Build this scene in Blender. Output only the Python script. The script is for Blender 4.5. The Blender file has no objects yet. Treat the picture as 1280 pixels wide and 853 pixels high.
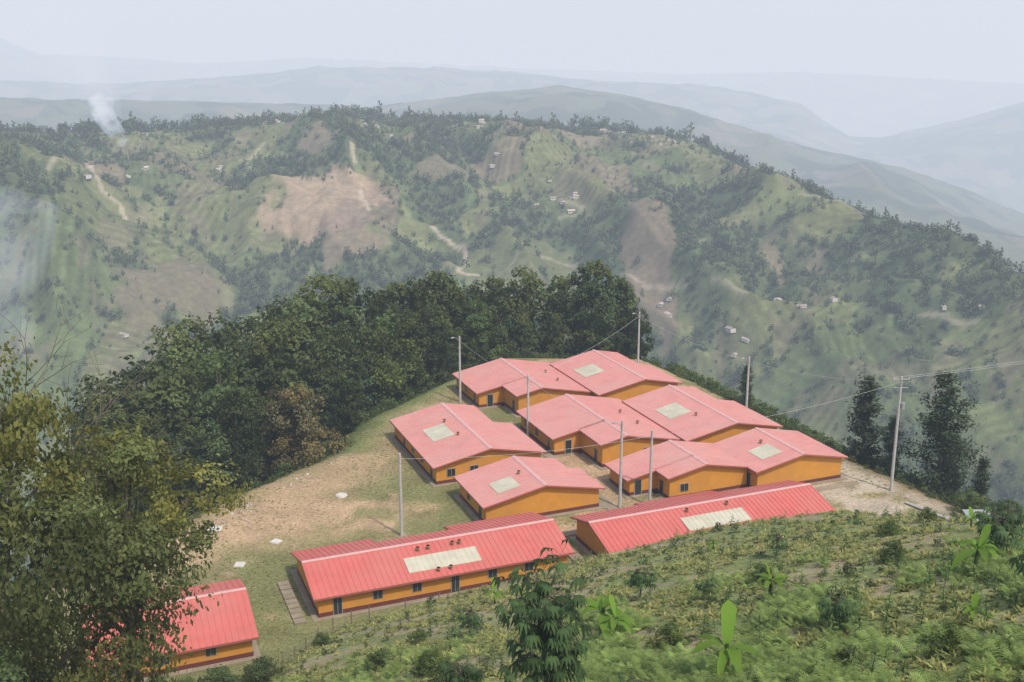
import bpy, math, numpy as np
from mathutils import Vector
rs=np.random.RandomState
F=1372.0; PIT=math.radians(15); H=57.0
# ------------------------------------------------------------------ noise
TB={}
def vn(x,y,seed=0):
    if seed not in TB: TB[seed]=np.random.default_rng(seed).random((256,256))
    t=TB[seed]; xi=np.floor(x).astype(int); yi=np.floor(y).astype(int)
    fx=x-xi; fy=y-yi; fx=fx*fx*(3-2*fx); fy=fy*fy*(3-2*fy)
    a=t[xi%256,yi%256]; b=t[(xi+1)%256,yi%256]; c=t[xi%256,(yi+1)%256]; d=t[(xi+1)%256,(yi+1)%256]
    return (a*(1-fx)+b*fx)*(1-fy)+(c*(1-fx)+d*fx)*fy
def fbm(x,y,seed=0,o=4):
    s=0;a=.5;n=0
    for i in range(o):
        s=s+a*vn(x+i*17.3,y-i*9.1,seed+i); n+=a; a*=.5; x,y=(1.62*x+1.2*y),(-1.2*x+1.62*y)
    return s/n
def ridged(x,y,seed=0,o=3):
    s=0;a=.5;n=0
    for i in range(o):
        s=s+a*(1-np.abs(2*vn(x+i*7.3,y-i*3.1,seed+i)-1)); n+=a; a*=.5; x,y=x*2.1,y*2.1
    return s/n
def plots(x,y,sx,sy,seed):
    # irregular farm plots: nearest jittered grid point -> per-plot random values and distance to plot edge
    x=x+sx*.7*(fbm(x/sx/1.5,y/sy/1.5,seed+3,3)-.5); y=y+sy*.7*(fbm(x/sx/1.5+9,y/sy/1.5,seed+5,3)-.5)
    u=x/sx; v=y/sy; ui=np.floor(u).astype(int); vi=np.floor(v).astype(int)
    g=np.random.default_rng(seed).random((256,256,4)); d1=np.full(x.shape,9.); d2=np.full(x.shape,9.); a=np.zeros(x.shape); b=np.zeros(x.shape)
    for i in (-1,0,1):
        for j in (-1,0,1):
            c=g[(ui+i)%256,(vi+j)%256]; d=np.hypot(ui+i+.15+.7*c[...,0]-u,vi+j+.15+.7*c[...,1]-v)
            m=d<d1; d2=np.where(m,d1,np.minimum(d2,d)); a=np.where(m,c[...,2],a); b=np.where(m,c[...,3],b); d1=np.where(m,d,d1)
    return a,b,d2-d1
def sm(t): t=np.clip(t,0,1); return t*t*(3-2*t)
def sight(px,py):
    dx=(px-640)/F; dy=(426.5-py)/F
    a,b,c=dx, math.cos(PIT)+dy*math.sin(PIT), -math.sin(PIT)+dy*math.cos(PIT)
    return math.atan2(a,b), c/math.hypot(a,b)
# ------------------------------------------------------------------ terrain
def crest(lst,r):
    th=[];z=[]
    for q in lst:
        rr=q[2] if len(q)>2 else r
        t,e=sight(q[0],q[1]); th.append(t); z.append((rr,57+e*rr))
    return np.array(th),np.array([a[0] for a in z]),np.array([a[1] for a in z])
R2,R3,R4=3200,6200,10000
c1=crest([(-400,178,1080),(0,168,1100),(130,166,1120),(300,158,1150),(400,147,1170),(460,148,1180),(600,158,1180),(700,161,1180),(800,168,1160),(870,179,1120),(930,215,1060),(1000,249,1000),(1090,286,930),(1180,320,870),(1280,380,800),(1600,490,700)],1150)
c2=crest([(-400,115),(0,122),(150,125),(300,130),(460,132),(600,118),(700,108),(760,116),(850,135),(930,160),(1000,182),(1060,196),(1130,210),(1200,235),(1280,268),(1600,330)],R2)
c3=crest([(-400,90),(0,100),(150,105),(300,95),(400,83),(550,85),(640,90),(720,100),(800,102),(900,108),(1000,130),(1060,170),(1100,172),(1200,150),(1280,128),(1600,110)],R3)
c4=crest([(-400,30),(0,48),(50,68),(130,70),(250,80),(380,72),(500,78),(600,83),(760,90),(870,93),(1000,90),(1130,97),(1280,105),(1600,100)],R4)
def far(x,y):
    r=np.hypot(x,y); th=np.arctan2(x,y); one=np.ones_like(r)
    I=lambda c,k: np.interp(th,c[0],c[k])
    r1,z1=I(c1,1),I(c1,2); z2=I(c2,2); z3=I(c3,2); z4=I(c4,2)
    zv=-215.; z=np.full_like(r,zv)
    def seg(z,ra,za,rb,zb,pw):
        t=np.clip((r-ra)/(rb-ra),0,1); tt=t*(1-pw)+sm(t)*pw
        return np.where(r>=ra,za+(zb-za)*tt,z)
    zl=np.minimum(z1-160,-200)
    z=seg(z,560*one,zv,r1,z1,.3)
    z=seg(z,r1,z1,1750*one,zl,.8)
    z=seg(z,1850*one,zl,R2*one,z2,.4)
    z=seg(z,R2*one,z2,R2+900*one,z2-250,.8)
    z=seg(z,R2+1000*one,z2-250,R3*one,z3,.4)
    z=seg(z,R3*one,z3,R3+1200*one,z3-350,.8)
    z=seg(z,R3+1300*one,z3-350,R4*one,z4,.4)
    z=seg(z,R4*one,z4,R4+3000*one,z4-600,.8)
    s1=np.clip((r-560)/(r1-560),0,1)*(r<r1); b1=np.sin(np.pi*s1)
    w=fbm(x/220,y/220,5)-.5
    wx=x+110*w; wy=y+80*w
    z=z+b1*(175*(ridged((wx+.45*wy)/300,wy/800,11,4)-.5)+42*(fbm(x/55,y/55,21)-.5))
    z=z+(r>1850)*np.sin(np.pi*np.clip((r-1850)/(R2-1850),0,1))*140*(ridged((wx-.3*wy)/420,wy/800,31,4)-.62)
    z=z+np.sin(np.pi*np.clip((r-R2-900)/(R3-R2-900),0,1))*210*(ridged(wx/800,wy/1300,41,4)-.62)
    z=z+np.sin(np.pi*np.clip((r-R3-1200)/(R4-R3-1200),0,1))*260*(ridged(wx/1300,wy/1700,51,4)-.62)
    z=z+np.clip((r-600)/400,0,1)*(5+r/330)*(fbm(x/80,y/80,61)-.5)
    return z
POLY=[(-47,112),(-41,124),(-36,134),(-29,144),(-23.8,151),(-20.8,167),(-12,184),(0,201),(24,200),(33,181),(42,158),(48,147),(55,133),(63,119),(90,100),(260,70),(260,-80),(-260,-80),(-260,60),(-62,98)]
def polydist(x,y):
    d=np.full(x.shape,1e9); ins=np.zeros(x.shape,bool); n=len(POLY)
    for i in range(n):
        x0,y0=POLY[i]; x1,y1=POLY[(i+1)%n]; ex,ey=x1-x0,y1-y0
        t=np.clip(((x-x0)*ex+(y-y0)*ey)/(ex*ex+ey*ey),0,1)
        d=np.minimum(d,np.hypot(x-x0-t*ex,y-y0-t*ey))
        c=((y0>y)!=(y1>y)); 
        if y1!=y0: ins^= c&(x<(ex)*(y-y0)/(y1-y0)+x0)
    return np.where(ins,-d,d)
CX=[-260,-60,-30,-21.5,-17,-3.3,7,23,36.8,46,54.6,70,100,260]
CY=[60,80,86,93,98,103,107,112.7,116.6,114.5,108,98,88,60]
CZ=[0,0,0,0,1.0,2.9,4.0,5.3,5.6,5.4,5.2,4.6,4,0]
def height(x,y):
    x=np.asarray(x,float); y=np.asarray(y,float)
    r=np.hypot(x,y); d=polydist(x,y)
    dd=np.clip(d+1.5,0,None); drop=.58*(np.sqrt(dd*dd+9)-3)
    ye=np.interp(x,CX,CY); zc=np.interp(x,CX,CZ); q=ye-y
    zh=np.where(q>0,zc+.405*q,zc*(1-sm(-q/3.2)))
    near=zh-drop
    near=near+np.clip(q/6,0,1)*(.9*(fbm(x/11,y/11,71,2)-.5)+.12*(fbm(x/1.3,y/1.3,75,3)-.5))
    near=near+.12*(fbm(x/3,y/3,81)-.5)+np.clip(d/10,0,1)*3*(fbm(x/12,y/12,83)-.5)
    w=sm((r-250)/310)
    return near*(1-w)+far(x,y)*w
def survey(px,py):
    t,e=sight(px,py); r=np.arange(560,1300,2.0); x=r*math.sin(t); y=r*math.cos(t)
    z=height(x,y); k=np.argmax(z>57+e*r); 
    if not (z>57+e*r).any(): k=np.argmin(57+e*r-z)
    return float(x[k]),float(y[k]),float(z[k])
def segdist(x,y,pl):
    d=np.full(x.shape,1e9)
    for (x0,y0),(x1,y1) in zip(pl[:-1],pl[1:]):
        ex,ey=x1-x0,y1-y0; t=np.clip(((x-x0)*ex+(y-y0)*ey)/(ex*ex+ey*ey+1e-9),0,1)
        d=np.minimum(d,np.hypot(x-x0-t*ex,y-y0-t*ey))
    return d
SC=bpy.context.scene.collection
def link(o): SC.objects.link(o); return o
def mesh_np(name,V,Q,mats,mi=None,smooth=False,tint=None):
    V=np.asarray(V,np.float32); Q=np.asarray(Q,np.int32); k=Q.shape[1]
    me=bpy.data.meshes.new(name); me.vertices.add(len(V)); me.vertices.foreach_set('co',V.ravel())
    me.loops.add(Q.size); me.loops.foreach_set('vertex_index',Q.ravel())
    me.polygons.add(len(Q)); me.polygons.foreach_set('loop_start',np.arange(0,Q.size,k,dtype=np.int32)); 
    if mi is not None: me.polygons.foreach_set('material_index',np.asarray(mi,np.int32))
    me.polygons.foreach_set('use_smooth',np.full(len(Q),smooth))
    for m in mats: me.materials.append(m)
    if tint is not None:
        at=me.color_attributes.new('tint','FLOAT_COLOR','POINT'); c=np.ones((len(V),4),np.float32); c[:,:3]=tint; at.data.foreach_set('color',c.ravel())
    me.update(calc_edges=True); me.validate()
    return me
# ------------------------------------------------------------------ materials
def newmat(n):
    m=bpy.data.materials.new(n); m.use_nodes=True; return m,m.node_tree,m.node_tree.nodes['Principled BSDF']
def noise(nt,scale,detail=4,vec=None,rough=.55):
    n=nt.nodes.new('ShaderNodeTexNoise'); n.inputs['Scale'].default_value=scale; n.inputs['Detail'].default_value=detail; n.inputs['Roughness'].default_value=rough
    if vec: nt.links.new(vec,n.inputs['Vector'])
    return n.outputs['Fac']
def maprange(nt,s,a,b,c,d):
    n=nt.nodes.new('ShaderNodeMapRange'); nt.links.new(s,n.inputs[0])
    for i,v in enumerate((a,b,c,d)): n.inputs[i+1].default_value=v
    return n.outputs[0]
def math_(nt,op,a,b):
    n=nt.nodes.new('ShaderNodeMath'); n.operation=op
    for i,v in enumerate((a,b)):
        if isinstance(v,(int,float)): n.inputs[i].default_value=v
        else: nt.links.new(v,n.inputs[i])
    return n.outputs[0]
def scalec(nt,col,fac):
    n=nt.nodes.new('ShaderNodeVectorMath'); n.operation='SCALE'
    if isinstance(col,tuple): n.inputs[0].default_value=col
    else: nt.links.new(col,n.inputs[0])
    nt.links.new(fac,n.inputs['Scale']); return n.outputs[0]
def mixc(nt,f,a,b):
    n=nt.nodes.new('ShaderNodeMix'); n.data_type='RGBA'
    if isinstance(f,(int,float)): n.inputs[0].default_value=f
    else: nt.links.new(f,n.inputs[0])
    for i,v in ((6,a),(7,b)):
        if isinstance(v,tuple): n.inputs[i].default_value=v+(1,) if len(v)==3 else v
        else: nt.links.new(v,n.inputs[i])
    return n.outputs[2]
def wpos(nt):
    n=nt.nodes.new('ShaderNodeNewGeometry'); return n.outputs['Position']
def bump(nt,b,h,st,dist):
    n=nt.nodes.new('ShaderNodeBump'); n.inputs['Strength'].default_value=st; n.inputs['Distance'].default_value=dist
    nt.links.new(h,n.inputs['Height']); nt.links.new(n.outputs[0],b.inputs['Normal'])
def simple(name,col,rough=.7,var=.25,scale=1.5,spec=.3,bs=0,dirt=None):
    m,nt,b=newmat(name); P=wpos(nt)
    n1=noise(nt,scale,5,P); n2=noise(nt,scale*9,4,P)
    f=math_(nt,'MULTIPLY',maprange(nt,n1,.25,.75,1-var,1+var),maprange(nt,n2,.25,.75,1-var*.5,1+var*.5))
    c=scalec(nt,col,f)
    if dirt: c=mixc(nt,maprange(nt,noise(nt,scale*.4,6,P),.45,.7,0,.6),c,dirt)
    nt.links.new(c,b.inputs['Base Color']); b.inputs['Roughness'].default_value=rough; b.inputs['Specular IOR Level'].default_value=spec
    if bs: bump(nt,b,n2,bs,.03)
    return m
def leafmat(name,col,trans=.35,var=.35):
    m,nt,b=newmat(name); at=nt.nodes.new('ShaderNodeAttribute'); at.attribute_name='tint'
    oi=nt.nodes.new('ShaderNodeObjectInfo'); f=maprange(nt,oi.outputs['Random'],0,1,1-var,1+var)
    mul=nt.nodes.new('ShaderNodeVectorMath'); mul.operation='MULTIPLY'; mul.inputs[0].default_value=col; nt.links.new(at.outputs['Color'],mul.inputs[1])
    c=scalec(nt,mul.outputs[0],f)
    nt.links.new(c,b.inputs['Base Color']); b.inputs['Roughness'].default_value=.6; b.inputs['Specular IOR Level'].default_value=.2
    if trans>0.05:
        tr=nt.nodes.new('ShaderNodeBsdfTranslucent'); tc=mixc(nt,.5,c,(col[0]*1.6,col[1]*1.7,col[2]*.8)); nt.links.new(tc,tr.inputs['Color'])
        mx=nt.nodes.new('ShaderNodeMixShader'); mx.inputs[0].default_value=trans; nt.links.new(b.outputs[0],mx.inputs[1]); nt.links.new(tr.outputs[0],mx.inputs[2])
        nt.links.new(mx.outputs[0],nt.nodes['Material Output'].inputs['Surface'])
    return m
M={}
M['leaf']=leafmat('leaf_dark',(.076,.104,.038),.33); M['leaf2']=leafmat('leaf_olive',(.175,.185,.058),.42,.2)
M['leafg']=leafmat('leaf_green',(.125,.165,.048),.38,.2); M['leafn']=leafmat('leaf_near_dark',(.112,.142,.048),.38,.2)
M['leaff']=leafmat('leaf_far',(.088,.116,.050),0,.5); M['leafc']=leafmat('leaf_conifer',(.050,.076,.036),.15)
M['leafb']=leafmat('leaf_brownish',(.145,.125,.055),.3); M['grassb']=leafmat('grass_blade',(.30,.32,.125),.35,.3); M['fern']=leafmat('fern_blade',(.27,.36,.11),.4,.25)
M['banana']=leafmat('banana_leaf',(.24,.40,.06),.5,.15); M['shrub']=leafmat('shrub_leaf',(.10,.145,.05),.35,.4); M['cass']=leafmat('palmate_leaf',(.07,.12,.042),.35,.1)
M['bark']=simple('bark',(.15,.12,.09),.9,.3,3)
def roofmat(name,col,dust):
    m,nt,b=newmat(name); P=wpos(nt)
    f=math_(nt,'MULTIPLY',maprange(nt,noise(nt,.5,5,P),.3,.7,.92,1.08),maprange(nt,noise(nt,6,4,P),.3,.7,.95,1.05))
    c=scalec(nt,col,f); c=mixc(nt,maprange(nt,noise(nt,.16,7,P,.65),.4,.66,0,.75),c,dust)
    c=mixc(nt,maprange(nt,noise(nt,1.1,8,P,.7),.58,.78,0,.5),c,(dust[0]*.72,dust[1]*.85,dust[2]*.85))
    nt.links.new(c,b.inputs['Base Color']); b.inputs['Roughness'].default_value=.48; b.inputs['Specular IOR Level'].default_value=.4; return m
M['roof_red']=roofmat('roof_red_sheet',(.63,.15,.125),(.61,.205,.17)); M['roof_sal']=roofmat('roof_salmon_sheet',(.68,.305,.27),(.66,.36,.315))  # salmon: pinker sheet tone plus grazing sky sheen put into the colour
M['ridge']=simple('ridge_cap',(.68,.40,.37),.5,.1); M['fascia']=simple('fascia_red',(.40,.13,.10),.5,.1)
M['wall']=simple('wall_ochre',(.66,.30,.048),.8,.08,.8,.2,dirt=(.56,.27,.075)); M['base']=simple('wall_base_oxblood',(.15,.045,.035),.8,.15)
M['glass']=simple('window_glass',(.03,.035,.045),.15,.1,1,.6); M['frame']=simple('window_frame',(.35,.33,.29),.5,.1)
M['sky']=simple('skylight_panel',(.60,.57,.44),.4,.12,.7,dirt=(.46,.43,.32)); M['vent']=simple('vent',(.62,.40,.24),.5,.1)
M['conc']=simple('dusty_concrete',(.32,.27,.20),.9,.22,.6,.2,bs=.2,dirt=(.27,.22,.12)); M['pole']=simple('pole_concrete',(.50,.49,.46),.85,.12,2)
M['metal']=simple('grey_metal',(.35,.36,.37),.45,.1); M['white']=simple('white_slab',(.66,.64,.58),.8,.12,2,dirt=(.45,.40,.3)); M['wood']=simple('fence_wood',(.2,.16,.12),.9,.25,3)
M['stone']=simple('rubble_stone',(.40,.34,.25),.9,.3,2)
M['wire']=simple('wire',(.12,.12,.12),.5,.05); M['hw']=simple('distant_wall',(.60,.56,.50),.8,.2,.05); M['hr']=simple('distant_roof',(.44,.36,.31),.7,.5,.02)
# ------------------------------------------------------------------ ground sheet
R=np.concatenate([np.exp(np.linspace(math.log(14),math.log(250),560,endpoint=False)),np.exp(np.linspace(math.log(250),math.log(620),110,endpoint=False)),np.exp(np.linspace(math.log(620),math.log(1220),240,endpoint=False)),np.exp(np.linspace(math.log(1220),math.log(13000),300))])
TH=np.radians(np.linspace(-46,44,740)); rr,tt=np.meshgrid(R,TH,indexing='ij'); X=rr*np.sin(tt); Y=rr*np.cos(tt); Z=height(X,Y)
D=polydist(X,Y); Q_=np.interp(X,CX,CY)-Y
roads=[[(108,205),(122,222),(128,240),(150,258),(157,275)],[(540,283),(552,297),(580,312),(583,328),(572,340),(600,345)],[(440,180),(443,205)],[(450,240),(460,262)]]
faint=[[(760,358),(860,357)],[(1150,395),(1220,403)],[(890,352),(935,368)],[(60,214),(112,208)],[(1000,243),(1060,252)],[(700,250),(730,262),(700,275)],[(330,180),(300,200),(320,215)],[(640,330),(680,322),(720,332)]]
roadw=[([survey(*q)[:2] for q in l],.75) for l in roads]+[([survey(*q)[:2] for q in l],.4) for l in faint]
fields=[((410,243),(44,52),(.38,.28,.20)),((440,287),(24,40),(.23,.18,.13)),((210,350),(34,50),(.18,.15,.10)),((815,320),(18,75),(.20,.155,.115)),((650,310),(50,50),(.15,.165,.075)),((560,205),(30,25),(.19,.16,.11)),((400,180),(28,36),(.20,.165,.12))]
fw=[(survey(*a),b,c) for a,b,c in fields]
def fieldmask(x,y):
    out=[]
    wv=fbm(x/22,y/22,91)-.5
    for (cx,cy,cz),(ra,rb),c in fw:
        q=np.hypot((x-cx)/ra,(y-cy)/rb)+wv*1.3
        out.append(sm((1.0-q)/.25))
    return out
def openness(x,y):
    a,b,e=plots(x,y,46,62,707)
    base=.55*fbm(x/90+3,y/120,101,4)+.45*fbm(x/24,y/30,107,4)
    return sm((base-.455+.17*(a-.45))/.07)*(1-.75*sm((.09-e)/.06))
rads=np.hypot(X,Y)
def L3(a,b,t): return a+(b-a)*t[...,None]
n1=fbm(X/14,Y/14,111); n2=fbm(X/3.2,Y/3.2,121); n3=fbm(X/45,Y/45,131)
dry=np.array([.33,.265,.135]); dirt=np.array([.45,.32,.195])
hill=sm(Q_/3)
hc=L3(np.array([.215,.25,.095]),np.array([.32,.29,.16]),sm((n1*.5+n2*.5-.44+.05*sm((Y-70)/30))/.14))
hc=L3(hc,np.array([.34,.25,.16]),.6*sm((n2-.59)/.1))
pc=L3(np.array([.20,.20,.085]),dry,sm((n1*.6+n3*.4-.41)/.14)); pc=L3(pc,dirt,sm((n2*.4+n1*.6-.50)/.1))
lushp=sm((116-Y)/10)*(X<0); pc=L3(pc,np.array([.19,.20,.085]),.6*lushp*sm((n2-.3)/.2))
edge=np.exp(-((D+5)/6)**2)*(X<0)*(Y>108); pc=L3(pc,dirt,.8*np.clip(edge*1.4*n2*1.6,0,1))
eg=np.exp(-((D-1)/5)**2)*(Y>150)*(X<0); pc=L3(pc,np.array([.14,.19,.06]),np.clip(eg,0,1)*.8)
edg2=np.clip(np.exp(-((D+7)/9)**2)*(X>40)*1.3,0,1)*sm((n2-.25)/.2); pc=L3(pc,np.array([.48,.41,.31]),edg2*.9)
col=L3(pc,hc,hill)
bank=np.clip(1-np.abs(Q_+1.6)/1.8,0,1)*(X>-14); col=L3(col,np.array([.2,.2,.09]),bank*.6)
slope=sm((D)/3); col=L3(col,L3(np.array([.11,.145,.05]),np.array([.20,.19,.08]),sm((n1-.45)/.2)),slope)
ebr=np.clip(np.exp(-((D-2)/3)**2)*(X>46)*(Y<150),0,1); col=L3(col,np.array([.28,.19,.12]),ebr*.8)
pa,pb,pe=plots(X,Y,46,62,707); opn=openness(X,Y)
pcol=L3(np.array([.125,.165,.062]),np.array([.18,.195,.085]),sm(pb/.6)); pcol=L3(pcol,np.array([.21,.175,.115]),sm((pb-.80)/.03)*.85); pcol=L3(pcol,np.array([.11,.145,.062]),sm((.2-pb)/.03)*.5)
fcol=L3(np.array([.084,.112,.050]),pcol,opn)
fcol=L3(fcol,np.array([.19,.165,.108]),.6*sm((fbm(X/20+9,Y/26,141)-.56)/.05)*opn)
rdir=pb*6.28; rowa=.5+.5*np.sin((X*np.cos(rdir)+Y*np.sin(rdir)+5*fbm(X/40,Y/40,145))*1.0); fcol=fcol*(1-.28*rowa*(pa>.5)*opn)[...,None]
fcol=fcol*(.6+.8*fbm(X/8,Y/8,151))[...,None]
for mk,(a,b,c) in zip(fieldmask(X,Y),fw): fcol=L3(fcol,np.array(c)*(.8+.4*n2[...,None]),mk*.8)
far2=sm((rads-1500)/400)
qa,qb,qe=plots(X,Y,110,150,717)
fcol2=L3(np.array([.056,.074,.042]),np.array([.115,.13,.068]),sm((fbm(X/150,Y/150,161,5)-.46+.15*(qa-.5))/.12)); fcol2=L3(fcol2,np.array([.20,.17,.12]),.6*sm((qb-.86)/.03))
fcol=L3(fcol,fcol2,far2)
col=L3(col,fcol,sm((rads-260)/80))
for pl,st in roadw:
    m_=sm((2.6-segdist(X,Y,pl)-1.6*(n2-.5))/1.8)*(rads>500)*st; col=L3(col,np.array([.46,.39,.30]),m_)
nr,nt_=X.shape; i=np.arange((nr-1)*nt_).reshape(nr-1,nt_)[:,:-1].ravel()
Qd=np.stack([i,i+1,i+nt_+1,i+nt_],-1)
m,nt,b=newmat('ground'); P=wpos(nt); at=nt.nodes.new('ShaderNodeAttribute'); at.attribute_name='tint'
a1=noise(nt,2.2,6,P,.65); a2=noise(nt,.22,5,P); a3=noise(nt,9,3,P)
f=math_(nt,'MULTIPLY',maprange(nt,a1,.3,.7,.62,1.38),maprange(nt,a2,.3,.7,.82,1.18)); f=math_(nt,'MULTIPLY',f,maprange(nt,a3,.3,.7,.75,1.25))
nt.links.new(scalec(nt,at.outputs['Color'],f),b.inputs['Base Color']); b.inputs['Roughness'].default_value=1; b.inputs['Specular IOR Level'].default_value=.1
bump(nt,b,a1,.45,.2)
me=mesh_np('ground',np.stack([X,Y,Z],-1).reshape(-1,3),Qd,[m],smooth=True,tint=col.reshape(-1,3))
link(bpy.data.objects.new('ground',me))
# ------------------------------------------------------------------ haze (homogeneous volume, its glow stands in for scattered light) 
def voluming(name,dens,Lc,noisef=False,ns=.06):
    m=bpy.data.materials.new(name); m.use_nodes=True; nt=m.node_tree; nt.nodes.clear()
    o=nt.nodes.new('ShaderNodeOutputMaterial'); ab=nt.nodes.new('ShaderNodeVolumeAbsorption'); em=nt.nodes.new('ShaderNodeEmission'); ad=nt.nodes.new('ShaderNodeAddShader')
    ab.inputs['Color'].default_value=(.18,.09,0,1); ab.inputs['Density'].default_value=dens
    em.inputs['Color'].default_value=(Lc[0]*.82,Lc[1]*.91,Lc[2],1); em.inputs['Strength'].default_value=dens  # emission colour imitates light scattered in the air, nothing scatters here
    if noisef:
        tc=nt.nodes.new('ShaderNodeNewGeometry'); n=nt.nodes.new('ShaderNodeTexNoise'); n.inputs['Scale'].default_value=ns; n.inputs['Detail'].default_value=3; nt.links.new(tc.outputs['Position'],n.inputs['Vector'])
        v=maprange(nt,n.outputs['Fac'],.35,.7,0,dens); nt.links.new(v,ab.inputs['Density']); nt.links.new(v,em.inputs['Strength'])
    nt.links.new(ab.outputs[0],ad.inputs[0]); nt.links.new(em.outputs[0],ad.inputs[1]); nt.links.new(ad.outputs[0],o.inputs['Volume']); return m
def boxmesh(name,lo,hi,mats):
    x0,y0,z0=lo;x1,y1,z1=hi
    V=[(x0,y0,z0),(x1,y0,z0),(x1,y1,z0),(x0,y1,z0),(x0,y0,z1),(x1,y0,z1),(x1,y1,z1),(x0,y1,z1)]
    return mesh_np(name,V,[(0,3,2,1),(4,5,6,7),(0,1,5,4),(1,2,6,5),(2,3,7,6),(3,0,4,7)],mats)
link(bpy.data.objects.new('sky_haze',boxmesh('haze',(-14000,-900,-600),(14000,14500,700),[voluming('haze_air',2.7e-4,(.73,.775,.87))])))
# ------------------------------------------------------------------ vegetation generators
def tube(pts,rad,sides=6):
    pts=[np.array(p,float) for p in pts]; V=[];Q=[]
    for i,p in enumerate(pts):
        d=pts[min(i+1,len(pts)-1)]-pts[max(i-1,0)]; d/=np.linalg.norm(d)+1e-9
        a=np.cross(d,[0.3,1,0.1] if abs(d[2])>.5 else [0,0,1]); a/=np.linalg.norm(a); c=np.cross(d,a)
        for k in range(sides):
            t=2*math.pi*k/sides; V.append(p+rad[i]*(a*math.cos(t)+c*math.sin(t)))
    for i in range(len(pts)-1):
        for k in range(sides):
            k2=(k+1)%sides; Q.append((i*sides+k,i*sides+k2,(i+1)*sides+k2,(i+1)*sides+k))
    return np.array(V),np.array(Q)
class Bag:
    def __init__(s): s.V=[];s.Q=[];s.m=[];s.t=[];s.n=0
    def add(s,V,Q,mi=0,t=1.0):
        V=np.asarray(V,float).reshape(-1,3); Q=np.asarray(Q,int)
        s.V.append(V); s.Q.append(Q+s.n); s.m.append(np.full(len(Q),mi)); 
        t=np.asarray(t,float); T=np.ones((len(V),3)); T[:]=t if t.ndim!=1 or len(t)==3 else t[:,None]; s.t.append(T); s.n+=len(V)
    def mesh(s,name,mats,smooth=False):
        return mesh_np(name,np.concatenate(s.V),np.concatenate(s.Q),mats,np.concatenate(s.m),smooth,np.concatenate(s.t))
def leaves(bag,C,N,size,rng,mi=0,tint=None,asp=.6):
    n=len(C); N=N/(np.linalg.norm(N,axis=1,keepdims=True)+1e-9)
    a=rng.normal(size=(n,3)); a-=N*(a*N).sum(1,keepdims=True); a/=np.linalg.norm(a,axis=1,keepdims=True)+1e-9; b=np.cross(N,a)
    s=size*rng.uniform(.6,1.4,(n,1)); V=np.stack([C-a*s,C+b*s*asp+N*s*.15,C+a*s,C-b*s*asp+N*s*.15],1).reshape(-1,3)
    Q=np.arange(4*n).reshape(n,4); bag.add(V,Q,mi,np.repeat(tint,4,axis=0))
def crown(bag,lobes,n,size,rng,hue=.12,spread=.35,ks=14):
    vol=np.array([l[1][0]*l[1][1]*l[1][2] for l in lobes])**(.7); pr=vol/vol.sum(); idx=rng.choice(len(lobes),n,p=pr)
    C0=np.array([l[0] for l in lobes])[idx]; Rr=np.array([l[1] for l in lobes])[idx]
    d=rng.normal(size=(n,3)); d/=np.linalg.norm(d,axis=1,keepdims=True)
    k=ks; cd=rng.normal(size=(len(lobes),k,3)); cd/=np.linalg.norm(cd,axis=2,keepdims=True); cb=rng.uniform(.72,1.3,(len(lobes),k)); cr=rng.uniform(.78,1.25,(len(lobes),k))
    pk=rng.randint(0,k,n); pick=cd[idx,pk]; d=d*.42+pick; d/=np.linalg.norm(d,axis=1,keepdims=True)
    rad=rng.uniform(.2,1,(n,1))**.35*rng.uniform(.85,1.1,(n,1))*cr[idx,pk][:,None]
    C=C0+d*Rr*rad; lt=rng.uniform(.75,1.28,len(lobes))[idx]*cb[idx,pk]; lf=rng.uniform(.75,1.3,n)*lt
    hb=rng.uniform(-hue,hue,len(lobes))[idx]+rng.uniform(-.06,.06,n)
    T=np.stack([lf*(1+hb*1.5),lf*(1+hb*.5),lf*(1-hb)],1)
    N=d+rng.normal(size=(n,3))*spread*1.6+np.array([0,0,.35]); leaves(bag,C,N,size,rng,0,T)
def tree(name,seed,h,w,n,size,mat,trunkfrac=.3,nl=13,slim=1.0,ks=14):
    rng=rs(seed); bag=Bag(); lobes=[]
    for i in range(nl):
        zf=trunkfrac+(1-trunkfrac)*(i+.7)/nl; prof=math.sin(math.pi*min(.97,.18+.8*(zf-trunkfrac)/(1-trunkfrac)))**.6
        a=i*2.4+rng.uniform(-.5,.5); q=w*.55*prof*rng.uniform(.35,1.0)
        r=w*rng.uniform(.20,.36)*(.6+.5*prof); lobes.append(((q*math.cos(a),q*math.sin(a),h*zf-r*.45),(r,r,r*rng.uniform(.65,.95)*slim)))
    lean=rng.uniform(-.04,.04,2)*h
    tp=[(lean[0]*t,lean[1]*t,h*.88*t-1.5*(t==0)) for t in (0,.25,.5,.75,1)]
    V,Q=tube(tp,[h*.022,h*.018,h*.013,h*.008,h*.003],7); bag.add(V,Q,1)
    for c,r in lobes:
        z0=max(h*trunkfrac*.6,c[2]-h*.22); t=z0/(h*.88); s=np.array([lean[0]*t,lean[1]*t,z0]); mid=(s+np.array(c))/2+np.array([0,0,-.02*h])
        V,Q=tube([s,mid,c],[h*.008,h*.005,h*.002],5); bag.add(V,Q,1)
    crown(bag,lobes,n,size,rng,ks=ks); return bag.mesh(name,[mat,M['bark']])
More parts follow.
